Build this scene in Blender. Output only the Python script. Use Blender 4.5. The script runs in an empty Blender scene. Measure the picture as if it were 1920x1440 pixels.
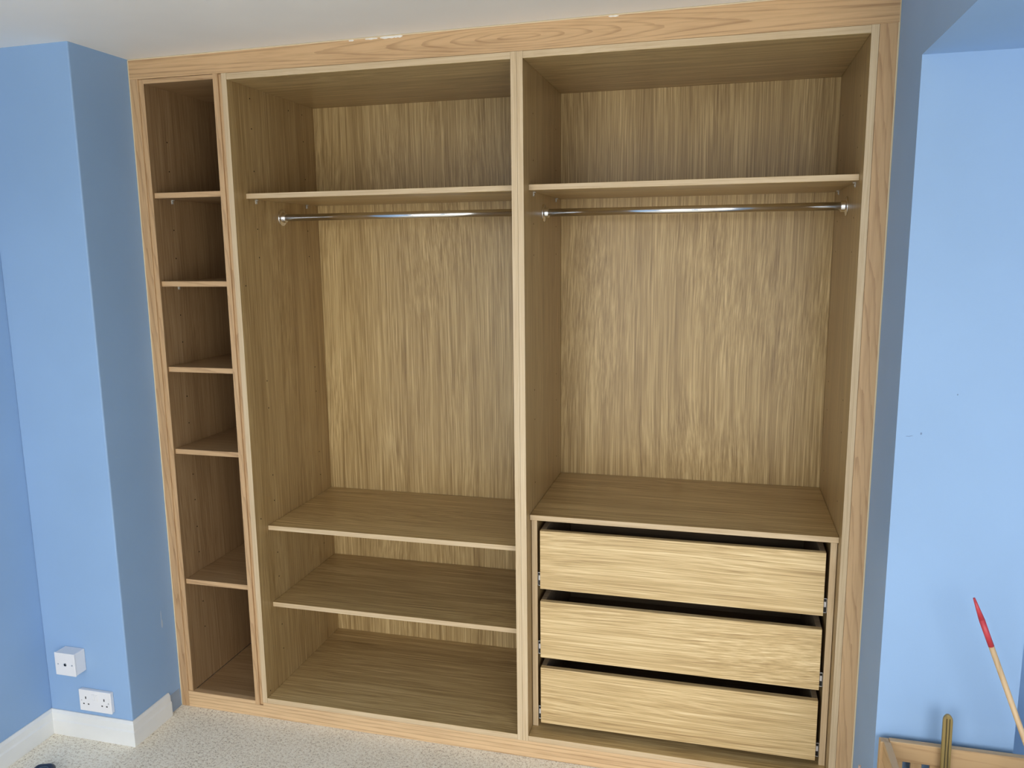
import bpy, bmesh, math, random
from mathutils import Vector, Matrix

S = bpy.context.scene
C = S.collection
random.seed(4)

# ------------------------------------------------------------------ camera
cd = bpy.data.cameras.new('camera')
cam = bpy.data.objects.new('camera', cd); C.objects.link(cam)
cd.sensor_fit = 'HORIZONTAL'; cd.sensor_width = 36.0
cd.lens = 1512.3 / 1920 * 36.0
cd.clip_start = 0.05
cam.location = (1.55123, -2.34536, 1.64837)
cam.rotation_euler = (1.40537, 0.011108, 0.255124)
S.camera = cam

# ------------------------------------------------------------------ world, light, exposure
w = bpy.data.worlds.new('world'); S.world = w; w.use_nodes = True
wn_, wl_ = w.node_tree.nodes, w.node_tree.links       # bright overcast sky over a dimmer garden
wt = wn_.new('ShaderNodeTexCoord'); ws = wn_.new('ShaderNodeSeparateXYZ')
wr = wn_.new('ShaderNodeValToRGB'); wm = wn_.new('ShaderNodeMapRange')
wm.inputs['From Min'].default_value = -1; wm.inputs['From Max'].default_value = 1
wl_.new(wt.outputs['Generated'], ws.inputs[0]); wl_.new(ws.outputs[2], wm.inputs['Value']); wl_.new(wm.outputs[0], wr.inputs['Fac'])
for e_, (p_, c_) in zip([wr.color_ramp.elements[0], wr.color_ramp.elements[1]] + [wr.color_ramp.elements.new(.5) for _ in range(2)],
                        ((.40, (.58, .56, .51)), (.64, (1.0, .985, .95)), (.495, (.60, .58, .53)), (.535, (.90, .885, .85)))):
    e_.position = p_; e_.color = (*c_, 1)
wl_.new(wr.outputs['Color'], wn_['Background'].inputs['Color'])
wn_['Background'].inputs['Strength'].default_value = 5.7
S.view_settings.view_transform = 'Standard'
S.view_settings.look = 'None'
S.view_settings.gamma = 1
S.view_settings.use_curve_mapping = False
S.view_settings.exposure = 0.25

RX0, RX1, RY0, CZ = -0.6753, 4.60, -3.40, 2.2709       # room extents (rear wall at RY0)
WIN = [(-0.30, 1.40, 0.12, 2.12), (1.95, 3.90, 0.12, 2.12)]
def window_light(x0, x1, z0, z1, power, col):
    l = bpy.data.lights.new('window_daylight', 'AREA'); l.shape = 'RECTANGLE'
    l.size = x1 - x0; l.size_y = z1 - z0; l.energy = power; l.color = col
    l.cycles.is_portal = True
    o = bpy.data.objects.new('window_daylight', l); C.objects.link(o)
    o.location = ((x0 + x1) / 2, RY0 - 0.14, (z0 + z1) / 2)
    o.rotation_euler = (math.radians(90), 0, 0)       # shines towards +y
    return o
window_light(*WIN[0], 85, (1.0, 0.985, 0.95))
window_light(*WIN[1], 85, (1.0, 0.985, 0.95))

# ------------------------------------------------------------------ measured layout (metres)
L0, L1 = -0.3413, -0.2893       # left stile
T0, T1 = -0.0313, -0.0133       # stile right of the narrow unit
A0, A1 = 0.0, 0.0182            # carcass 1 left panel
B0, B1 = 0.9404, 0.9764         # the double panel in the middle
C0, C1 = 1.8961, 1.9147
C2 = 1.9621                     # right stile outer edge
FB, IT, IB = 2.2047, 2.1843, 0.0772
D = 0.5561                      # back panel plane
PY = -0.2477                    # pillar face
RY, RZ = -0.2782, 2.0667        # pier face / bulkhead underside
PX = 2.278                      # right edge of the pier
KS = 0.0095                     # ceiling slope along x
def ceil_z(x): return CZ + KS * x

# ------------------------------------------------------------------ materials
def new_mat(name):
    m = bpy.data.materials.new(name); m.use_nodes = True
    return m, m.node_tree.nodes, m.node_tree.links, m.node_tree.nodes['Principled BSDF']
def mat_plain(name, col, rough=.5, metal=0.0, bump=0.0, bscale=200, spec=.5, var=0.0):
    m, n, l, b = new_mat(name)
    b.inputs['Base Color'].default_value = (*col, 1)
    b.inputs['Roughness'].default_value = rough
    b.inputs['Metallic'].default_value = metal
    b.inputs['Specular IOR Level'].default_value = spec
    tc = n.new('ShaderNodeTexCoord')
    if bump:
        t = n.new('ShaderNodeTexNoise'); t.inputs['Scale'].default_value = bscale; t.inputs['Detail'].default_value = 3
        l.new(tc.outputs['Object'], t.inputs['Vector'])
        bp = n.new('ShaderNodeBump'); bp.inputs['Strength'].default_value = bump; bp.inputs['Distance'].default_value = .001
        l.new(t.outputs['Fac'], bp.inputs['Height']); l.new(bp.outputs['Normal'], b.inputs['Normal'])
    if var:
        t = n.new('ShaderNodeTexNoise'); t.inputs['Scale'].default_value = 6; t.inputs['Detail'].default_value = 6
        l.new(tc.outputs['Object'], t.inputs['Vector'])
        r = n.new('ShaderNodeValToRGB')
        r.color_ramp.elements[0].position = .35; r.color_ramp.elements[1].position = .7
        r.color_ramp.elements[0].color = (*[c * (1 - var) for c in col], 1)
        r.color_ramp.elements[1].color = (*[min(1, c * (1 + var)) for c in col], 1)
        l.new(t.outputs['Fac'], r.inputs['Fac']); l.new(r.outputs['Color'], b.inputs['Base Color'])
    return m

def ramp(n, stops):
    r = n.new('ShaderNodeValToRGB'); cr = r.color_ramp
    while len(cr.elements) < len(stops): cr.elements.new(.5)
    for e, (p, c) in zip(cr.elements, stops):
        e.position = p; e.color = (*c, 1)
    return r
def math_node(n, l, op, a, b=None, clamp=False):
    m = n.new('ShaderNodeMath'); m.operation = op; m.use_clamp = clamp
    for i, v in enumerate((a, b)):
        if v is None: continue
        if isinstance(v, (int, float)): m.inputs[i].default_value = v
        else: l.new(v, m.inputs[i])
    return m.outputs[0]
def vmath(n, l, op, a, b=None):
    m = n.new('ShaderNodeVectorMath'); m.operation = op
    for i, v in enumerate((a, b)):
        if v is None: continue
        if isinstance(v, tuple): m.inputs[i].default_value = v
        else: l.new(v, m.inputs[i])
    return m.outputs[0]
def noise(n, l, vec, scale=1.0, detail=3, rough=.5):
    t = n.new('ShaderNodeTexNoise'); t.inputs['Scale'].default_value = scale
    t.inputs['Detail'].default_value = detail; t.inputs['Roughness'].default_value = rough
    l.new(vec, t.inputs['Vector']); return t.outputs['Fac']
def mix(n, l, mode, fac, a, b):
    m = n.new('ShaderNodeMix'); m.data_type = 'RGBA'; m.blend_type = mode
    for s, v in ((m.inputs[0], fac), (m.inputs[6], a), (m.inputs[7], b)):
        if isinstance(v, (int, float)): s.default_value = v
        elif isinstance(v, tuple): s.default_value = (*v, 1)
        else: l.new(v, s)
    return m.outputs[2]
def random_offset(n, l, tc):
    oi = n.new('ShaderNodeObjectInfo')
    k = math_node(n, l, 'MULTIPLY', oi.outputs['Random'], 37.0)
    cx = n.new('ShaderNodeCombineXYZ')
    for i in range(3): l.new(k, cx.inputs[i])
    return vmath(n, l, 'ADD', tc.outputs['Object'], cx.outputs[0])

def mat_laminate(name, axis, dark, mid, light, rough=.34, contrast=1.0):
    """oak foil board: fine fibres that run along `axis` (0=x, 1=y, 2=z)"""
    m, n, l, b = new_mat(name)
    tc = n.new('ShaderNodeTexCoord')
    v = random_offset(n, l, tc)
    def sc(across, along):
        q = [across] * 3; q[axis] = along; return tuple(q)
    # slow waviness pushes the fibres sideways
    wv = noise(n, l, vmath(n, l, 'MULTIPLY', v, sc(3.2, .75)), 1, 1)
    wv = math_node(n, l, 'MULTIPLY', math_node(n, l, 'SUBTRACT', wv, .5), .075)
    cx = n.new('ShaderNodeCombineXYZ')
    for i in range(3):
        if i != axis: l.new(wv, cx.inputs[i])
    v2 = vmath(n, l, 'ADD', v, cx.outputs[0])
    fine = noise(n, l, vmath(n, l, 'MULTIPLY', v2, sc(380, 4.5)), 1, 3, .6)
    med = noise(n, l, vmath(n, l, 'MULTIPLY', v2, sc(150, 1.5)), 1, 2, .55)
    bro = noise(n, l, vmath(n, l, 'MULTIPLY', v2, sc(16, .3)), 1, 3, .6)
    f = math_node(n, l, 'MULTIPLY', math_node(n, l, 'SUBTRACT', fine, .5), 1.5 * contrast)
    g = math_node(n, l, 'MULTIPLY', math_node(n, l, 'SUBTRACT', med, .5), .9 * contrast)
    h = math_node(n, l, 'MULTIPLY', math_node(n, l, 'SUBTRACT', bro, .5), .6)
    t = math_node(n, l, 'ADD', math_node(n, l, 'ADD', f, g), math_node(n, l, 'ADD', h, .5), clamp=True)
    r = ramp(n, [(0.05, dark), (.5, mid), (.95, light)])
    l.new(t, r.inputs['Fac'])
    l.new(r.outputs['Color'], b.inputs['Base Color'])
    b.inputs['Roughness'].default_value = rough
    b.inputs['Specular IOR Level'].default_value = .45
    bp = n.new('ShaderNodeBump'); bp.inputs['Strength'].default_value = .25; bp.inputs['Distance'].default_value = .0004
    l.new(fine, bp.inputs['Height']); l.new(bp.outputs['Normal'], b.inputs['Normal'])
    return m

def mat_oak(name, axis, base, line, centre=None, rough=.45, squash=.10, dist=.030, freq=36, reach=.42):
    """solid oak: growth rings cut lengthwise, giving long cathedral figures along `axis`"""
    m, n, l, b = new_mat(name)
    tc = n.new('ShaderNodeTexCoord')
    if centre is None: v = random_offset(n, l, tc)
    else: v = vmath(n, l, 'SUBTRACT', tc.outputs['Object'], centre)
    q = [1.0] * 3; q[axis] = squash
    if centre is not None:
        # ring figure near the centre that runs out into straight grain towards the ends
        q[1] = 0.15
        sp = n.new('ShaderNodeSeparateXYZ'); l.new(v, sp.inputs[0])
        xt = math_node(n, l, 'MULTIPLY', math_node(n, l, 'TANH', math_node(n, l, 'DIVIDE', sp.outputs[0], reach)), reach)
        cb = n.new('ShaderNodeCombineXYZ')
        tilt = math_node(n, l, 'MULTIPLY', sp.outputs[0], .006)
        l.new(xt, cb.inputs[0]); l.new(sp.outputs[1], cb.inputs[1]); l.new(math_node(n, l, 'ADD', sp.outputs[2], tilt), cb.inputs[2])
        pv = cb.outputs[0]
    else: pv = v
    p = vmath(n, l, 'MULTIPLY', pv, tuple(q))
    nz = n.new('ShaderNodeTexNoise'); nz.inputs['Scale'].default_value = 26; nz.inputs['Detail'].default_value = 4
    l.new(p, nz.inputs['Vector'])
    off = vmath(n, l, 'SUBTRACT', nz.outputs['Color'], (.5, .5, .5))
    sv = n.new('ShaderNodeVectorMath'); sv.operation = 'SCALE'; sv.inputs['Scale'].default_value = dist
    l.new(off, sv.inputs[0])
    p2 = vmath(n, l, 'ADD', p, sv.outputs[0])
    if centre is not None:
        ln = n.new('ShaderNodeVectorMath'); ln.operation = 'LENGTH'; l.new(p2, ln.inputs[0]); rr = ln.outputs['Value']
    else:
        sx = n.new('ShaderNodeSeparateXYZ'); l.new(p2, sx.inputs[0])
        rr = math_node(n, l, 'ADD', math_node(n, l, 'ADD', sx.outputs[0], sx.outputs[1]), sx.outputs[2])
    ph = math_node(n, l, 'FRACT', math_node(n, l, 'MULTIPLY', rr, float(freq)))
    ring = n.new('ShaderNodeMapRange'); ring.interpolation_type = 'SMOOTHSTEP'
    ring.inputs['From Min'].default_value = .62; ring.inputs['From Max'].default_value = .93
    l.new(ph, ring.inputs['Value'])
    q2 = [150.0] * 3; q2[axis] = 7.0
    pores = noise(n, l, vmath(n, l, 'MULTIPLY', v, tuple(q2)), 1, 3, .6)
    q4 = [62.0] * 3; q4[axis] = 1.6
    streak = noise(n, l, vmath(n, l, 'MULTIPLY', v, tuple(q4)), 1, 3, .6)
    q3 = [9.0] * 3; q3[axis] = .8
    slow = noise(n, l, vmath(n, l, 'MULTIPLY', v, tuple(q3)), 1, 2)
    fall = math_node(n, l, 'GREATER_THAN', .985, ph)
    a = math_node(n, l, 'MULTIPLY', math_node(n, l, 'MULTIPLY', ring.outputs[0], fall), .42)
    c = math_node(n, l, 'MULTIPLY', math_node(n, l, 'SUBTRACT', pores, .42), 1.1)
    e = math_node(n, l, 'MULTIPLY', math_node(n, l, 'SUBTRACT', slow, .5), .6)
    c = math_node(n, l, 'ADD', c, math_node(n, l, 'MULTIPLY', math_node(n, l, 'SUBTRACT', streak, .5), .9))
    t = math_node(n, l, 'ADD', math_node(n, l, 'ADD', a, c), e, clamp=True)
    l.new(mix(n, l, 'MIX', t, base, line), b.inputs['Base Color'])
    b.inputs['Roughness'].default_value = rough
    bp = n.new('ShaderNodeBump'); bp.inputs['Strength'].default_value = .3; bp.inputs['Distance'].default_value = .0004; bp.invert = True
    l.new(t, bp.inputs['Height']); l.new(bp.outputs['Normal'], b.inputs['Normal'])
    return m

def mat_paint(name, col, rough=.55):
    m, n, l, b = new_mat(name)
    tc = n.new('ShaderNodeTexCoord')
    f = noise(n, l, tc.outputs['Object'], 260, 2)
    g = noise(n, l, tc.outputs['Object'], 2.5, 3)
    r = ramp(n, [(.3, tuple(c * .965 for c in col)), (.7, tuple(c * 1.03 for c in col))])
    l.new(g, r.inputs['Fac']); l.new(r.outputs['Color'], b.inputs['Base Color'])
    b.inputs['Roughness'].default_value = rough; b.inputs['Specular IOR Level'].default_value = .35
    bp = n.new('ShaderNodeBump'); bp.inputs['Strength'].default_value = .18; bp.inputs['Distance'].default_value = .0006
    l.new(f, bp.inputs['Height']); l.new(bp.outputs['Normal'], b.inputs['Normal'])
    return m

def mat_carpet():
    m, n, l, b = new_mat('carpet')
    tc = n.new('ShaderNodeTexCoord'); o = tc.outputs['Object']
    f1 = noise(n, l, o, 210, 4, .7)
    f2 = noise(n, l, o, 95, 3, .6)
    f3 = noise(n, l, o, 7, 4, .6)
    r = ramp(n, [(.35, (.22, .175, .125)), (.42, (.66, .58, .46)), (.50, (.94, .87, .73)), (.60, (1.0, .96, .84))])
    t = math_node(n, l, 'ADD', math_node(n, l, 'MULTIPLY', f1, .62), math_node(n, l, 'MULTIPLY', f2, .38))
    l.new(math_node(n, l, 'ADD', t, math_node(n, l, 'MULTIPLY', math_node(n, l, 'SUBTRACT', f3, .5), .10)), r.inputs['Fac'])
    l.new(r.outputs['Color'], b.inputs['Base Color'])
    b.inputs['Roughness'].default_value = 1; b.inputs['Specular IOR Level'].default_value = .05
    bp = n.new('ShaderNodeBump'); bp.inputs['Strength'].default_value = .6; bp.inputs['Distance'].default_value = .003
    l.new(t, bp.inputs['Height']); l.new(bp.outputs['Normal'], b.inputs['Normal'])
    return m

LD, LM, LL = (.215, .130, .048), (.430, .298, .130), (.70, .53, .27)
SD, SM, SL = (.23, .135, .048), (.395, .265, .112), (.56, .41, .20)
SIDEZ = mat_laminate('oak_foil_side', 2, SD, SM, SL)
LAMZ = mat_laminate('oak_foil_upright', 2, LD, LM, LL, contrast=.95)
LAMX = mat_laminate('oak_foil_lengthwise', 0, LD, LM, LL)
DRW = mat_laminate('oak_foil_drawer_lit', 0, (.34, .215, .09), (.64, .462, .228), (.92, .74, .44), contrast=.95)  # oak foil with the brighter light low down put into its colour
EDZ = mat_laminate('oak_edging_upright', 2, (.46, .325, .18), (.62, .47, .29), (.74, .60, .40), .42, .7)
EDX = mat_laminate('oak_edging_lengthwise', 0, (.46, .325, .18), (.62, .47, .29), (.74, .60, .40), .42, .7)
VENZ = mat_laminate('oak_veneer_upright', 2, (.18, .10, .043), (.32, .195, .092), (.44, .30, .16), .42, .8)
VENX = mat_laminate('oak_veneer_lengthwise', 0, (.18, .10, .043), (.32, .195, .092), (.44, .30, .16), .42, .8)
OB, OL = (.66, .43, .225), (.34, .19, .085)
OAKX = mat_oak('solid_oak_fascia', 0, OB, OL, centre=(0.155, 0.0, 2.243), squash=.105, dist=.010, freq=150)
OAKP = mat_oak('solid_oak_plinth', 0, (.72, .50, .28), OL, centre=(-0.95, 0.0, -0.012), squash=.07, dist=.010, freq=80)
OAKZ = mat_oak('solid_oak_stile', 2, (.60, .39, .205), OL, freq=48)
OAKE = mat_oak('solid_oak_shelf_edge', 0, (.60, .39, .205), OL, freq=48)
BLUE = mat_paint('blue_wall_paint', (.288, .450, .700))
WHITE_CEIL = mat_paint('ceiling_paint', (.93, .905, .86))
SKIRT = mat_plain('white_gloss_skirting', (.80, .81, .80), .3, bump=.05, bscale=30, var=.04)
CAULK = mat_plain('cream_sealant', (.72, .60, .40), .6, bump=.2, bscale=90)
CAULKW = mat_plain('white_filler', (.85, .82, .76), .7, bump=.3, bscale=120)
CARPET = mat_carpet()
CHROME = mat_plain('polished_chrome', (.86, .86, .86), .17, 1.0)
STEEL = mat_plain('zinc_steel', (.62, .63, .64), .28, 1.0)
BLACKP = mat_plain('black_plastic', (.012, .012, .013), .4)
HOLE = mat_plain('dark_hole', (.02, .012, .006), .9)
WPLAST = mat_plain('white_switch_plastic', (.82, .82, .84), .28)
CLEARP = mat_plain('clear_peg_plastic', (.55, .53, .48), .15)
BOXSHADE = mat_laminate('drawer_box_shaded', 0, (.16, .11, .07), (.25, .18, .11), (.34, .25, .16), .8)  # grey-brown drawer boxes, darkened in colour for the shade in the gaps
NAVY = mat_plain('navy_plastic', (.010, .020, .048), .35, bump=.1, bscale=300)
GREYG = mat_plain('blue_grey_plastic', (.20, .27, .33), .25)
CRATE = mat_oak('pale_pine', 0, (.56, .375, .195), (.38, .225, .105), freq=30)
CRATEZ = mat_oak('pale_pine_upright', 2, (.56, .375, .195), (.38, .225, .105), freq=30)
OLIVE = mat_oak('olive_wood', 2, (.30, .22, .075), (.16, .11, .035), freq=40)
OLIVED = mat_plain('dark_groove', (.035, .025, .010), .8)
RED = mat_plain('red_paint', (.52, .05, .065), .4, bump=.2, bscale=150)
DOWEL = mat_oak('pale_dowel', 2, (.66, .47, .27), (.50, .33, .17), freq=30)
PINK = mat_plain('pinkish_wood', (.62, .45, .38), .5)

# ------------------------------------------------------------------ mesh helpers
def box(bm, x0, x1, y0, y1, z0, z1, mi=0, front_mi=None, bev=0.0):
    vs = [bm.verts.new((x, y, z)) for x in (x0, x1) for y in (y0, y1) for z in (z0, z1)]
    F = [(0, 1, 3, 2), (4, 6, 7, 5), (0, 4, 5, 1), (2, 3, 7, 6), (0, 2, 6, 4), (1, 5, 7, 3)]
    fs = []
    for k, f in enumerate(F):
        fc = bm.faces.new([vs[i] for i in f]); fc.material_index = mi
        if k == 2 and front_mi is not None: fc.material_index = front_mi
        fs.append(fc)
    if bev:
        es = list({e for f in fs for e in f.edges})
        bmesh.ops.bevel(bm, geom=es, offset=bev, segments=2, profile=.6, affect='EDGES', clamp_overlap=True)
    return vs
def cyl(bm, p0, p1, r0, r1=None, seg=24, mi=0, cap=True):
    p0 = Vector(p0); p1 = Vector(p1); r1 = r0 if r1 is None else r1
    d = (p1 - p0).normalized()
    a = d.orthogonal().normalized(); b = d.cross(a)
    A = []; B = []
    for i in range(seg):
        t = 2 * math.pi * i / seg; u = a * math.cos(t) + b * math.sin(t)
        A.append(bm.verts.new(p0 + u * r0)); B.append(bm.verts.new(p1 + u * r1))
    for i in range(seg):
        j = (i + 1) % seg
        f = bm.faces.new((A[i], A[j], B[j], B[i])); f.smooth = True; f.material_index = mi
    if cap:
        f = bm.faces.new(list(reversed(A))); f.material_index = mi
        f = bm.faces.new(B); f.material_index = mi
def lathe_x(bm, x0, sgn, prof, y, z, seg=40, mi=0):
    rings = []
    for (dx, r) in prof:
        rings.append([bm.verts.new((x0 + sgn * dx, y + r * math.cos(2 * math.pi * i / seg), z + r * math.sin(2 * math.pi * i / seg))) for i in range(seg)])
    for a, b in zip(rings, rings[1:]):
        for i in range(seg):
            j = (i + 1) % seg
            f = bm.faces.new((a[i], a[j], b[j], b[i])); f.smooth = True; f.material_index = mi
    bm.faces.new(rings[0]); bm.faces.new(rings[-1])
def prism_x(bm, prof, x0, x1, mi=0):
    """profile of (y,z) points extruded along x"""
    A = [bm.verts.new((x0, y, z)) for y, z in prof]; B = [bm.verts.new((x1, y, z)) for y, z in prof]
    n = len(prof)
    for i in range(n):
        j = (i + 1) % n
        bm.faces.new((A[i], A[j], B[j], B[i])).material_index = mi
    bm.faces.new(A).material_index = mi; bm.faces.new(B).material_index = mi
def obj(name, bm, mats, parent=None, bevel=0.0, seg=2):
    bmesh.ops.recalc_face_normals(bm, faces=bm.faces)
    org = parent_org(parent)
    if org != Vector((0, 0, 0)): bmesh.ops.translate(bm, vec=-org, verts=bm.verts)
    me = bpy.data.meshes.new(name); bm.to_mesh(me); bm.free()
    for m in (mats if isinstance(mats, (list, tuple)) else [mats]): me.materials.append(m)
    o = bpy.data.objects.new(name, me); C.objects.link(o)
    if parent: o.parent = parent
    if bevel:
        md = o.modifiers.new('bevel', 'BEVEL'); md.width = bevel; md.segments = seg
        md.limit_method = 'ANGLE'; md.angle_limit = math.radians(50); md.harden_normals = False
    return o
def parent_org(p):
    v = Vector((0, 0, 0))
    while p is not None:
        v += p.location; p = p.parent
    return v
def thing(name, label, cat, loc=(0, 0, 0), group=None):
    o = bpy.data.objects.new(name, None); C.objects.link(o); o.empty_display_size = .05
    o.location = loc; o['label'] = label; o['category'] = cat
    if group: o['group'] = group
    return o
def tag(o, label, cat, group=None):
    o['label'] = label; o['category'] = cat
    if group: o['group'] = group
    return o
def bx(name, dims, mats, parent=None, front_mi=None, bevel=.0007):
    bm = bmesh.new(); box(bm, *dims, front_mi=front_mi)
    return obj(name, bm, mats, parent, bevel, 1)
def struct(name, bm, m, parent=None, bevel=0.0):
    o = obj(name, bm, m, parent, bevel); o['kind'] = 'structure'; return o
def sbx(name, dims, m, **k):
    bm = bmesh.new(); box(bm, *dims); return struct(name, bm, m, **k)

# ------------------------------------------------------------------ the room
sbx('floor', (RX0 - .1, RX1 + .1, RY0 - .1, .75, -.08, 0), CARPET)
bm = bmesh.new()
vs = box(bm, RX0 - .1, RX1 + .1, RY0 - .1, .75, 0, 0.12)
for v in bm.verts: v.co.z += ceil_z(v.co.x)
struct('ceiling', bm, WHITE_CEIL)
HZ = 2.42
sbx('wall_left', (RX0 - .1, RX0, RY0 - .1, .75, 0, HZ), BLUE)
bm = bmesh.new(); box(bm, RX0, L0 - .001, PY, .75, 0, HZ)
struct('wall_front_left', bm, BLUE, bevel=.004)
sbx('wall_back', (L0, PX, D + .02, .75, 0, HZ), BLUE)
# pier right of the wardrobe, its bulkhead above and the deeper wall beyond
bm = bmesh.new(); box(bm, C2 + .001, PX, RY, .6, 0, RZ)
struct('wall_front_right', bm, BLUE)
bm = bmesh.new(); box(bm, C2 + .001, RX1, RY0, .75, RZ, HZ)
struct('wall_bulkhead', bm, BLUE)
sbx('wall_recess', (PX, RX1, .30, .75, 0, RZ), BLUE)
sbx('wall_right', (RX1, RX1 + .1, RY0 - .1, .75, 0, HZ), BLUE)
# rear wall with two window openings (behind the camera)
bm = bmesh.new()
xs = [RX0, WIN[0][0], WIN[0][1], WIN[1][0], WIN[1][1], RX1]
box(bm, xs[0], xs[1], RY0 - .12, RY0, 0, HZ); box(bm, xs[2], xs[3], RY0 - .12, RY0, 0, HZ); box(bm, xs[4], xs[5], RY0 - .12, RY0, 0, HZ)
for wn in WIN:
    box(bm, wn[0], wn[1], RY0 - .12, RY0, 0, wn[2]); box(bm, wn[0], wn[1], RY0 - .12, RY0, wn[3], HZ)
struct('wall_rear', bm, BLUE)
for k, (x0, x1, z0, z1) in enumerate(WIN):
    bm = bmesh.new(); t = .05
    for a in ((x0, x0 + t, z0, z1), (x1 - t, x1, z0, z1), (x0 + t, x1 - t, z0, z0 + t), (x0 + t, x1 - t, z1 - t, z1), ((x0 + x1) / 2 - .025, (x0 + x1) / 2 + .025, z0 + t, z1 - t)):
        box(bm, a[0], a[1], RY0 - .09, RY0 - .03, a[2], a[3])
    struct('window_%d' % (k + 1), bm, SKIRT, bevel=.004)

# skirting boards: chamfered top band over a flat face
SH = .088
def skirting(name, path, end_cap=True):
    """path of (x,y, nx,ny) points on the wall line with the mitre direction of the outward offset"""
    prof = [(0, 0), (.015, 0), (.015, .052), (.0115, .058), (.0105, .078), (.005, SH), (0, SH)]
    bm = bmesh.new(); rows = []
    for (x, y, nx, ny) in path:
        rows.append([bm.verts.new((x + nx * o, y + ny * o, z)) for o, z in prof])
    for a, b in zip(rows, rows[1:]):
        for i in range(len(prof)):
            j = (i + 1) % len(prof)
            bm.faces.new((a[i], a[j], b[j], b[i]))
    bm.faces.new(rows[0]); bm.faces.new(rows[-1])
    return struct(name, bm, SKIRT, bevel=.001)
skirting('baseboard_left', [(RX0, RY0 + .002, 1, 0), (RX0, PY, 1, -1)])
skirting('baseboard_front_left', [(RX0, PY, 1, -1), (L0 - .001, PY, 1, -1)])
skirting('baseboard_pillar_side', [(L0 - .001, PY, 1, -1), (L0 - .001, -.068, 1, 0)])

# ------------------------------------------------------------------ face frame in solid oak
TH = .022
FX = 0.81                                   # the boards' shared base point
def board(name, label): return thing(name, label, 'wardrobe trim', (FX, 0, 0))
ftop = board('fascia_board', 'long horizontal solid oak board between the ceiling and the wardrobe tops')
fleft = board('frame_stile', 'narrow upright solid oak strip against the blue pillar, left edge of the wardrobe')
fmid = board('frame_stile', 'narrow upright solid oak strip between the narrow shelf unit and the first wide bay')
fright = board('frame_stile', 'narrow upright solid oak strip along the right edge of the wardrobe')
fbot = board('plinth_board', 'low horizontal solid oak plinth board on the carpet below the wardrobe')
bm = bmesh.new()      # top fascia scribed to the sloping ceiling
x0, x1 = L0 + .003, C2 - .001
za, zb = ceil_z(x0) - .003, ceil_z(x1) - .003
v = [bm.verts.new(p) for p in ((x0, 0, FB), (x1, 0, FB), (x1, 0, zb), (x0, 0, za), (x0, TH, FB), (x1, TH, FB), (x1, TH, zb), (x0, TH, za))]
for f in ((0, 1, 2, 3), (4, 5, 6, 7), (0, 1, 5, 4), (3, 2, 6, 7), (0, 3, 7, 4), (1, 2, 6, 5)): bm.faces.new([v[i] for i in f])
obj('board', bm, OAKX, ftop, .001)
bx('board', (L0 + .003, -.3085, 0, TH, 0.0005, FB), OAKZ, fleft)
bx('board', (T0, T1, 0, TH, .0465, FB), OAKZ, fmid)
bx('board', (C1 + .0008, C2 - .003, 0, TH, 0.0005, FB), OAKZ, fright)
bm = bmesh.new()      # plinth: higher under the narrow unit, lower under the carcasses
P = [(-.3080, 0.0005), (C1 + .0004, 0.0005), (C1 + .0004, .0583), (A0, .0583), (A0, .046), (T0, .046), (T0, .0615), (-.3080, .0615)]
A = [bm.verts.new((x, 0, z)) for x, z in P]; B = [bm.verts.new((x, TH, z)) for x, z in P]
bm.faces.new(A); bm.faces.new(B)
for i in range(len(P)):
    j = (i + 1) % len(P); bm.faces.new((A[i], A[j], B[j], B[i]))
obj('board', bm, OAKP, fbot, .0008)
# sealant beads where the oak meets wall and ceiling
def bead(name, pts, r, m, parent):
    bm = bmesh.new()
    for a, b in zip(pts, pts[1:]): cyl(bm, a, b, r, seg=8, cap=False)
    bmesh.ops.remove_doubles(bm, verts=bm.verts, dist=.00012)
    o = obj(name, bm, m, parent); o['label'] = 'cream sealant bead'; return o
bead('sealant_bead', [(L0 + .0012, .003, .002), (L0 + .0012, .003, ceil_z(L0) - .003)], .0032, CAULK, fleft)
bead('sealant_bead', [(C2 - .0012, .003, .002), (C2 - .0012, .003, ceil_z(C2) - .003)], .0032, CAULK, fright)
random.seed(9)
xa, xb = L0 + .002, C2 - .002
bead('sealant_bead', [(xa, .002, ceil_z(xa) - .0025), (xb, .002, ceil_z(xb) - .0025)], .0027, CAULK, ftop)
for (xx, ln, hh) in ((.515, .028, .003), (.567, .034, .005), (.60, .02, .005), (.45, .012, .003), (1.235, .02, .003)):
    bm = bmesh.new()
    bmesh.ops.create_uvsphere(bm, u_segments=18, v_segments=10, radius=1)
    for vv in bm.verts:
        k = 1 + .25 * math.sin(vv.co.x * 7 + xx * 40)
        vv.co = Vector((xx + vv.co.x * ln * .8, .0005 + vv.co.y * .0014, ceil_z(xx) - .006 + vv.co.z * hh * k * .8))
    for f in bm.faces: f.smooth = True
    o = obj('filler_smear', bm, CAULKW, ftop); o['label'] = 'white filler smear'

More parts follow.
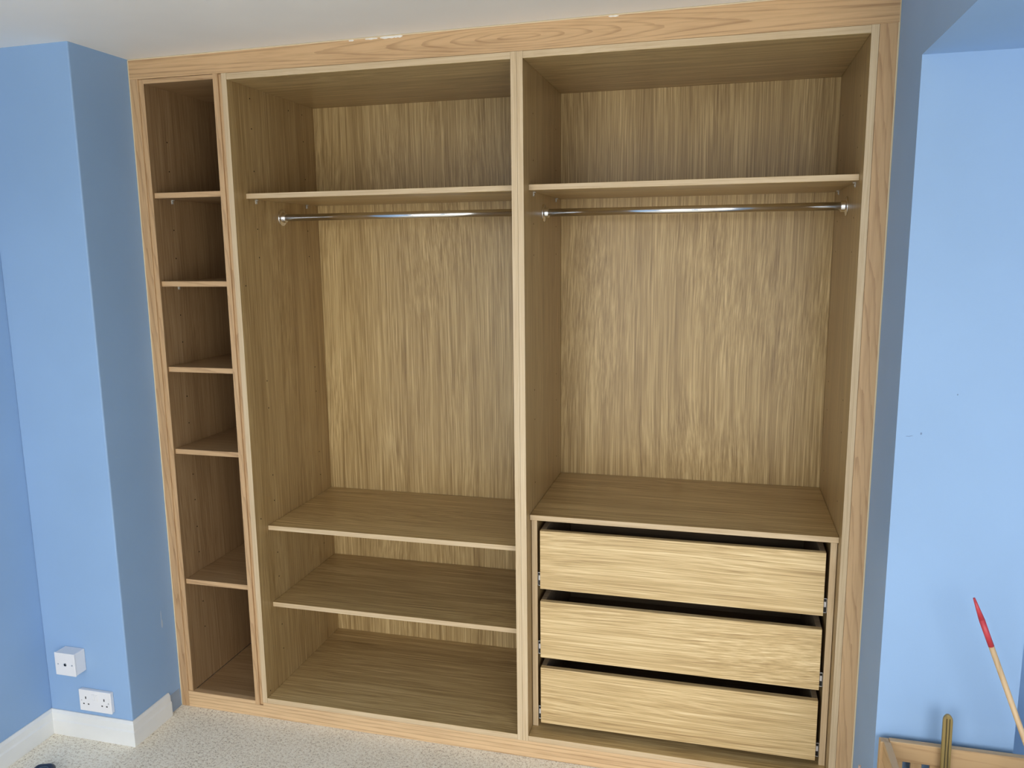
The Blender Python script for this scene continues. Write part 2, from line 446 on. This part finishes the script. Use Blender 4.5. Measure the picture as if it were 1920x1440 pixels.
# ------------------------------------------------------------------ shelf peg and pin holes
def peg(x, y, z, sgn, parent):
    """clear plastic shelf support: pin in the panel, small ledge under the shelf"""
    bm = bmesh.new()
    box(bm, min(x, x + sgn * .0075), max(x, x + sgn * .0075), y - .005, y + .005, z - .0032, z - .0004)
    box(bm, min(x, x + sgn * .002), max(x, x + sgn * .002), y - .005, y + .005, z - .014, z - .0032)
    cyl(bm, (x + sgn * .002, y, z - .008), (x + sgn * .0035, y, z - .008), .0035, seg=14)
    o = obj('shelf_peg', bm, CLEARP, parent, .0006)
    o['label'] = 'clear plastic shelf peg'
    return o
def panel_with_holes(name, dims, mats, parent, side, holes, hole_mi):
    bm = bmesh.new(); box(bm, *dims, front_mi=1)
    x = dims[1] if side > 0 else dims[0]
    for y, z in holes:
        cyl(bm, (x - side * .002, y, z), (x + side * .00025, y, z), .0024, seg=14, mi=hole_mi)
    return obj(name, bm, mats, parent)

# ------------------------------------------------------------------ narrow shelf tower
tw = thing('narrow_shelf_unit', 'tall narrow open oak shelf unit left of the two wide wardrobe bays', 'shelf unit', (-.16, 0.004, 0))
TD = .56
VM = [VENZ, OAKZ, HOLE]
holes_t = [(yy, z) for yy in (.098, .44) for z in (2.018, 1.922, 1.726, 1.63, 1.434, 1.339, 1.145, 1.048, .858, .762, .66, .563, .37, .27)]
panel_with_holes('side_panel', (-.3078, L1, .004, TD, .0618, FB - .001), VM, tw, 1, holes_t, 2)
panel_with_holes('side_panel', (T0, -.0132, .0225, TD, .046, FB - .001), VM, tw, -1, holes_t, 2)
bx('scribe_strip', (T1 + .0003, A0 - .0008, .005, .0222, .0475, FB - .001), OAKZ, tw)
bx('top_panel', (L1 + .0002, T0 - .0002, .002, TD, 2.189, FB - .001), [VENX, OAKE], tw, 1)
bx('base_panel', (L1 + .0002, T0 - .0002, .0225, TD, .0435, .0605), [VENX, OAKE], tw, 1)
bx('back_panel', (L1 + .0002, T0 - .0002, TD - .008, TD - .0005, .061, 2.1885), VENZ, tw)
for z in (1.846, 1.555, 1.2635, .9735, .493):
    sh = bx('shelf', (L1 + .0005, T0 - .0005, .0125, TD - .009, z - .018, z), [VENX, OAKE], tw, 1)
    for yy in (.10, .44):
        peg(L1, yy, z - .018, 1, sh); peg(T0, yy, z - .018, -1, sh)

# ------------------------------------------------------------------ the two wide carcasses
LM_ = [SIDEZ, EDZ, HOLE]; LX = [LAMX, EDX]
BM = (B0 + B1) / 2
def carcass(name, label, x0, x1, x2, x3, holes_l, holes_r, loc):
    """x0-x1 left panel, x2-x3 right panel"""
    t = thing(name, label, 'wardrobe', loc)
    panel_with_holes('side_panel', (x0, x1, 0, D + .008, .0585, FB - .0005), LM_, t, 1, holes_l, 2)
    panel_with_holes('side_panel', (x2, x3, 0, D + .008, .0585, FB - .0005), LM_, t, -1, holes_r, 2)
    bx('top_panel', (x1 + .0002, x2 - .0002, 0, D + .008, IT, FB - .0005), LX, t, 1)
    bx('base_panel', (x1 + .0002, x2 - .0002, 0, D + .008, .0585, IB), LX, t, 1)
    bx('back_panel', (x1 + .0002, x2 - .0002, D, D + .008, IB + .0002, IT - .0002), LAMZ, t)
    return t
fr, bk = .126, .47
h1 = [(y, z) for y in (fr, bk) for z in (2.148, 2.052, 1.915, 1.725, 1.63, 1.205, 1.109, .866, .772, .577, .486, .30, .205)]
h1 += [(.034, 1.539), (.034, .734), (.024, .093), (.372, 2.148)]
h2 = [(y, z) for y in (fr, bk) for z in (2.052, 1.915, 1.725, 1.63, 1.205, 1.109, .90)]
m1 = carcass('wardrobe_bay', 'open oak-effect wardrobe bay with rail above two low shelves, beside the narrow shelf unit', A0, A1, B0, BM - .0003, h1, h1, (.48, 0, 0))
m2 = carcass('wardrobe_bay', 'open oak-effect wardrobe bay holding the three drawers, rail and top shelf above', BM + .0003, B1, C0, C1, h2, h2, (1.44, 0, 0))
def shelf(t, xa, xb, y, z, th=.017, pegs=True):
    s = bx('shelf', (xa + .0005, xb - .0005, y, D - .002, z - th, z), LX, t, 1)
    if pegs:
        for yy in (fr, bk):
            peg(xa, yy, z - th, 1, s); peg(xb, yy, z - th, -1, s)
    return s
shelf(m1, A1, B0, .068, 1.839)
shelf(m1, A1, B0, .074, .6965)
shelf(m1, A1, B0, .074, .4095)
shelf(m2, B1, C0, .062, 1.839)

def rail(t, xa, xb, y, z):
    bm = bmesh.new(); cyl(bm, (xa + .006, y, z), (xb - .006, y, z), .0122, seg=48)
    r = obj('hanging_rail', bm, CHROME, t); r['label'] = 'polished chrome hanging rail'
    for x, s in ((xa, 1), (xb, -1)):
        bm = bmesh.new()
        lathe_x(bm, x + s * .0002, s, [(0, .0285), (.002, .0290), (.0035, .0275), (.0045, .021), (.0055, .0175), (.008, .0165), (.0165, .0160), (.018, .0150), (.018, .0124)], y, z)
        f = obj('rail_flange', bm, CHROME, r)
rail(m1, A1, B0, .289, 1.768)
rail(m2, B1, C0, .270, 1.764)

# ------------------------------------------------------------------ drawer unit
dy = .062
du = thing('drawer_unit', 'three-drawer oak-effect chest standing on the base of the right wardrobe bay', 'drawers', (1.44, .06, IB))
SX0, SX1 = B1 + .0006, B1 + .020
SX2, SX3 = C0 - .020, C0 - .0006
TOPB, TOPT = .799, .8165
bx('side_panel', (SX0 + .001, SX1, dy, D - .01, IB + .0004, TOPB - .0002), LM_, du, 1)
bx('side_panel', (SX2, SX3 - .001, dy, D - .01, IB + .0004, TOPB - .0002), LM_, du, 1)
bx('top_panel', (SX0, SX3, dy - .018, D - .002, TOPB, TOPT), LX, du, 1)
gap = .0125
DX0, DX1 = SX1 + gap, SX2 - gap
drawer_z = [(.571, .766), (.334, .528), (.102, .298)]
def runner(x, s, z, parent):
    """steel ball-bearing slide seen end on: two C channels and a white plastic buffer"""
    bm = bmesh.new()
    def q(a, b, y0, y1, z0, z1, mi=0): box(bm, min(x + s * a, x + s * b), max(x + s * a, x + s * b), y0, y1, z0, z1, mi=mi)
    ya, yb = dy + .004, D - .06
    q(.0004, .0018, ya, yb, z, z + .045)
    q(.0018, .0118, ya, yb, z, z + .0013)
    q(.0018, .0118, ya, yb, z + .0437, z + .045)
    q(.0100, .0118, ya + .003, yb, z + .006, z + .039)
    o = obj('drawer_runner', bm, STEEL, parent, .0004)
    bm = bmesh.new()
    def q2(a, b, y0, y1, z0, z1): box(bm, min(x + s * a, x + s * b), max(x + s * a, x + s * b), y0, y1, z0, z1)
    q2(.003, .0095, ya - .001, ya + .012, z + .0185, z + .035)
    b = obj('runner_buffer', bm, WPLAST, o, .0008); b['label'] = 'white plastic buffer'
    bm = bmesh.new()
    q2(.0022, .0098, ya + .001, ya + .03, z + .0014, z + .0165)
    q2(.0022, .0098, ya + .001, ya + .03, z + .0355, z + .0435)
    b = obj('runner_stop', bm, BLACKP, o, .0008); b['label'] = 'black plastic stop'
for k, (z0, z1) in enumerate(drawer_z):
    yf = .045 + .003 * (2 - k) * 0
    fr_ = yf
    ft = .018
    dr = bpy.data.objects.new('drawer', None); C.objects.link(dr); dr.parent = du; dr.empty_display_size = .05
    dr.location = Vector((1.44, fr_, z0)) - du.location
    bx('drawer_front', (DX0, DX1, fr_, fr_ + ft, z0, z1), DRW, dr)
    inner = .016
    bx('drawer_side', (DX0, DX0 + inner, fr_ + ft + .0002, D - .05, z0, z1 - .0005), BOXSHADE, dr)
    bx('drawer_side', (DX1 - inner, DX1, fr_ + ft + .0002, D - .05, z0, z1 - .0005), BOXSHADE, dr)
    bx('drawer_back', (DX0 + inner + .0002, DX1 - inner - .0002, D - .066, D - .05, z0, z1 - .0005), BOXSHADE, dr)
    bx('drawer_bottom', (DX0 + inner + .0002, DX1 - inner - .0002, fr_ + ft + .0002, D - .0665, z0 + .010, z0 + .018), BOXSHADE, dr)
    runner(SX1, 1, z0 + .001, du)
    runner(SX2, -1, z0 + .001, du)

# ------------------------------------------------------------------ sockets on the pillar face
sx, sz, sw_, shh = -.5370, .1095, .1285, .077
so = thing('double_socket', 'white switched double wall socket low on the blue wall, just above the skirting', 'socket', (sx + sw_ / 2, PY, sz))
bm = bmesh.new(); box(bm, sx + .0012, sx + sw_ - .0012, PY - .008, PY - .0003, sz + .0012, sz + shh - .0012)
obj('back_box', bm, WPLAST, so, .002, 3)
bm = bmesh.new(); box(bm, sx, sx + sw_, PY - .0163, PY - .0083, sz, sz + shh)
obj('face_plate', bm, WPLAST, so, .0022, 3)
fy = PY - .0163
def slot(name, xa, xb, za, zb, m, y0=None, y1=None, parent=so):
    return bx(name, (xa, xb, (fy - .0004) if y0 is None else y0, (fy + .003) if y1 is None else y1, za, zb), m, parent, bevel=.0003)
cxm = sx + sw_ / 2
for s in (-1, 1):
    cx = cxm + s * .037
    slot('pin_slot', cx - .0022, cx + .0022, sz + .044, sz + .053, BLACKP)
    slot('pin_slot', cx - .0125, cx - .0065, sz + .024, sz + .0285, BLACKP)
    slot('pin_slot', cx + .0065, cx + .0125, sz + .024, sz + .0285, BLACKP)
    slot('rocker_switch', cxm + s * .0068 - .0052, cxm + s * .0068 + .0052, sz + .042, sz + .065, WPLAST, fy - .0022, fy + .002)
    bm = bmesh.new(); cyl(bm, (cxm + s * .0545, fy - .0005, sz + .038), (cxm + s * .0545, fy + .002, sz + .038), .0024, seg=16)
    obj('screw', bm, STEEL, so)
ax, az, aw = -.588, .2515, .080
ao = thing('aerial_socket', 'white square single socket on a deep box, above and left of the double socket', 'socket', (ax + aw / 2, PY, az))
bm = bmesh.new(); box(bm, ax + .001, ax + aw - .001, PY - .0425, PY - .0003, az + .001, az + aw - .001)
obj('back_box', bm, WPLAST, ao, .002, 2)
bm = bmesh.new(); box(bm, ax, ax + aw, PY - .049, PY - .043, az, az + aw)
obj('face_plate', bm, WPLAST, ao, .0018, 3)
fa = PY - .049
bm = bmesh.new(); cyl(bm, (ax + .042, fa - .0018, az + .040), (ax + .042, fa + .002, az + .040), .0056, seg=20)
obj('socket_ring', bm, STEEL, ao)
bm = bmesh.new(); cyl(bm, (ax + .042, fa - .0022, az + .040), (ax + .042, fa - .001, az + .040), .0043, seg=20)
obj('socket_hole', bm, BLACKP, ao)
for s in (-1, 1):
    bm = bmesh.new(); cyl(bm, (ax + .041 + s * .028, fa - .0006, az + .040), (ax + .041 + s * .028, fa + .002, az + .040), .0024, seg=16)
    obj('screw', bm, STEEL, ao)

# ------------------------------------------------------------------ scuffs in the paint (marks with a shape of their own)
def smudge(name, pts, m, parent=None):
    bm = bmesh.new()
    for (c, r, ax) in pts:
        d = [r[0], r[1], r[2]]
        bmesh.ops.create_uvsphere(bm, u_segments=12, v_segments=6, radius=1, matrix=Matrix.Translation(c) @ Matrix.Diagonal((*d, 1)))
    o = obj(name, bm, m, parent); o['kind'] = 'structure'; return o
SCUFF = mat_plain('scuff', (.17, .25, .42), .7)
smudge('trim_1', [((1.990, RY, 1.195), (.006, .0003, .0007), 0), ((1.997, RY, 1.1965), (.004, .0003, .0006), 0),
                  ((2.018, RY, 1.203), (.0022, .0003, .003), 0), ((2.09, RY, 1.30), (.0015, .0003, .002), 0)], SCUFF)
PALE = mat_plain('pale_scuff', (.46, .56, .70), .7)
bm = bmesh.new()
for (y, z, a, b_) in ((-.0655, .352, .0045, .016), (-.067, .378, .002, .024), (-.004 - .004, .774, .0014, .002)):
    bmesh.ops.create_uvsphere(bm, u_segments=14, v_segments=8, radius=1, matrix=Matrix.Translation((L0 - .001, y, z)) @ Matrix.Diagonal((.0003, a, b_, 1)))
o = obj('trim_2', bm, PALE); o['kind'] = 'structure'
bm = bmesh.new(); box(bm, L0 - .0012, L0 - .0006, -.064, -.004, 0, .070)
struct('trim_3', bm, mat_plain('bare_plaster', (.30, .38, .50), .8, var=.25))

# ------------------------------------------------------------------ crate with sticks
cy1, cz1 = -.302, .420                       # back outer face, rim height
cx0, cx1, cy0 = 1.967, 2.62, -.74
cr = thing('slatted_crate', 'pale wooden slatted crate standing in front of the blue pier beside the wardrobe', 'crate', ((cx0 + cx1) / 2, (cy0 + cy1) / 2, 0))
pt = .022
for xa in (cx0, cx1 - pt):
    for ya in (cy0, cy1 - pt):
        bx('corner_post', (xa, xa + pt, ya, ya + pt, 0.001, cz1 - .002), CRATEZ, cr, bevel=.0015)
rh, rt = .052, .018
def rim(nm, dims): return bx(nm, dims, CRATE, cr, bevel=.0015)
rim('top_rail', (cx0 + pt + .0002, cx1 - pt - .0002, cy1 - rt, cy1, cz1 - rh, cz1))
rim('top_rail', (cx0 + pt + .0002, cx1 - pt - .0002, cy0, cy0 + rt, cz1 - rh, cz1))
rim('bottom_rail', (cx0 + pt + .0002, cx1 - pt - .0002, cy1 - rt, cy1, .03, .07))
rim('bottom_rail', (cx0 + pt + .0002, cx1 - pt - .0002, cy0, cy0 + rt, .03, .07))
CRATEY = mat_oak('pale_pine_depth', 1, (.56, .375, .195), (.38, .225, .105), freq=30)
for xa in (cx0 + .006, cx1 - .006 - rt):
    bx('top_rail', (xa, xa + rt, cy0 + pt + .0002, cy1 - pt - .0002, cz1 - rh, cz1), CRATEY, cr, bevel=.0015)
    bx('bottom_rail', (xa, xa + rt, cy0 + pt + .0002, cy1 - pt - .0002, .03, .07), CRATEY, cr, bevel=.0015)
nx = 14
for i in range(nx):
    xa = cx0 + pt + .012 + i * (cx1 - cx0 - 2 * pt - .036) / (nx - 1) - .004
    for ya in (cy1 - .013, cy0 + .005):
        bx('slat', (xa, xa + .026, ya, ya + .008, .0702, cz1 - rh - .0002), CRATEZ, cr, bevel=.001)
ny = 9
for i in range(ny):
    ya = cy0 + pt + .014 + i * (cy1 - cy0 - 2 * pt - .050) / (ny - 1)
    for xa in (cx0 + .011, cx1 - .019):
        bx('slat', (xa, xa + .008, ya, ya + .026, .0702, cz1 - rh - .0002), CRATEZ, cr, bevel=.001)
bx('bottom_board', (cx0 + .03, cx1 - .03, cy0 + .025, cy1 - .025, .036, .045), CRATE, cr)

# grooved slat with the rounded tip
sl = thing('grooved_wooden_slat', 'olive-brown upright wooden slat with two dark grooves and rounded tip, inside the crate', 'stick', (2.107, -.342, .046))
bm = bmesh.new(); hw, th, H = .0112, .009, .522
x0 = 2.1125; yv = -.342
prof = [(-hw, .046)]
prof += [(-hw, H - .018)] + [(-hw * math.cos(a), H - .018 + .018 * math.sin(a)) for a in [math.pi * k / 12 for k in range(1, 12)]] + [(hw, H - .018), (hw, .046)]
A = [bm.verts.new((x0 + p, yv, z)) for p, z in prof]; B = [bm.verts.new((x0 + p, yv + th, z)) for p, z in prof]
bm.faces.new(A); bm.faces.new(B)
for i in range(len(prof)):
    j = (i + 1) % len(prof); bm.faces.new((A[i], A[j], B[j], B[i]))
for vv in bm.verts:                      # slight lean to the left at the top
    vv.co.x += (vv.co.z - .42) * -.02
obj('slat_body', bm, OLIVE, sl, .0028, 3)
for g in (-.0030, .0036):
    bm = bmesh.new()
    box(bm, x0 + g - .0009, x0 + g + .0009, yv - .0004, yv + .002, .05, H - .010)
    for vv in bm.verts: vv.co.x += (vv.co.z - .42) * -.02
    obj('groove', bm, OLIVED, sl)

# long stick with a red tip
st = thing('red_tipped_stick', 'long thin pale wooden stick with a red pointed tip, leaning in the crate', 'stick', (2.44, -.42, .046))
tip = Vector((2.120, -.42, .859)); mid = Vector((2.165, -.42, .748)); low = Vector((2.247, -.42, .533))
d = (low - tip).normalized()
red_end = tip + d * ((mid - tip).length)
end = tip + d * ((tip.z - .052) / -d.z)
bm = bmesh.new(); cyl(bm, red_end, end, .0062, seg=24); obj('shaft', bm, DOWEL, st)
bm = bmesh.new()
cyl(bm, tip + d * .052, red_end, .0064, seg=24); cyl(bm, tip, tip + d * .052, .0024, .0064, seg=24)
o = obj('painted_tip', bm, RED, st); o['label'] = 'red painted tapering tip'

# short rod whose top shows beside the right stile
bm = bmesh.new()
pb = Vector((1.9, -.34, .347))
cyl(bm, (1.938, -.205, .001), (1.9445, -.205, .268), .0036, seg=18)
o = obj('thin_rod', bm, PINK)
tag(o, 'thin pinkish wooden rod standing upright on the carpet between wardrobe and crate', 'rod')

# dark plastic tool on the carpet, bottom left
tl = thing('handheld_tool', 'dark navy plastic tool with a blue-grey inset lying on the carpet', 'tool', (-.485, -.512, 0))
def rounded(bm, cx, cy, w_, d_, z0, z1, r, seg=6, inset=0.0, rot=0.0):
    def ring(z, k):
        out = []
        for (sx_, sy_, a0) in ((1, 1, 0), (-1, 1, 90), (-1, -1, 180), (1, -1, 270)):
            for i in range(seg + 1):
                a = math.radians(a0 + 90 * i / seg)
                x = sx_ * (w_ / 2 - r) + (r - k) * math.cos(a); y = sy_ * (d_ / 2 - r) + (r - k) * math.sin(a)
                out.append(bm.verts.new((cx + x * math.cos(rot) - y * math.sin(rot), cy + x * math.sin(rot) + y * math.cos(rot), z)))
        return out
    rs = [ring(z0, .003), ring(z0 + .004, 0), ring(z1 - .010, 0), ring(z1 - .003, .004), ring(z1, .011)]
    for a, b in zip(rs, rs[1:]):
        for i in range(len(a)):
            j = (i + 1) % len(a); f = bm.faces.new((a[i], a[j], b[j], b[i])); f.smooth = True
    bm.faces.new(rs[0]); bm.faces.new(rs[-1])
bm = bmesh.new(); rounded(bm, -.487, -.512, .066, .150, .0005, .036, .020, rot=.35); obj('tool_body', bm, NAVY, tl)
bm = bmesh.new(); rounded(bm, -.482, -.512, .034, .100, .034, .0385, .014, rot=.35); obj('inset_panel', bm, GREYG, tl)
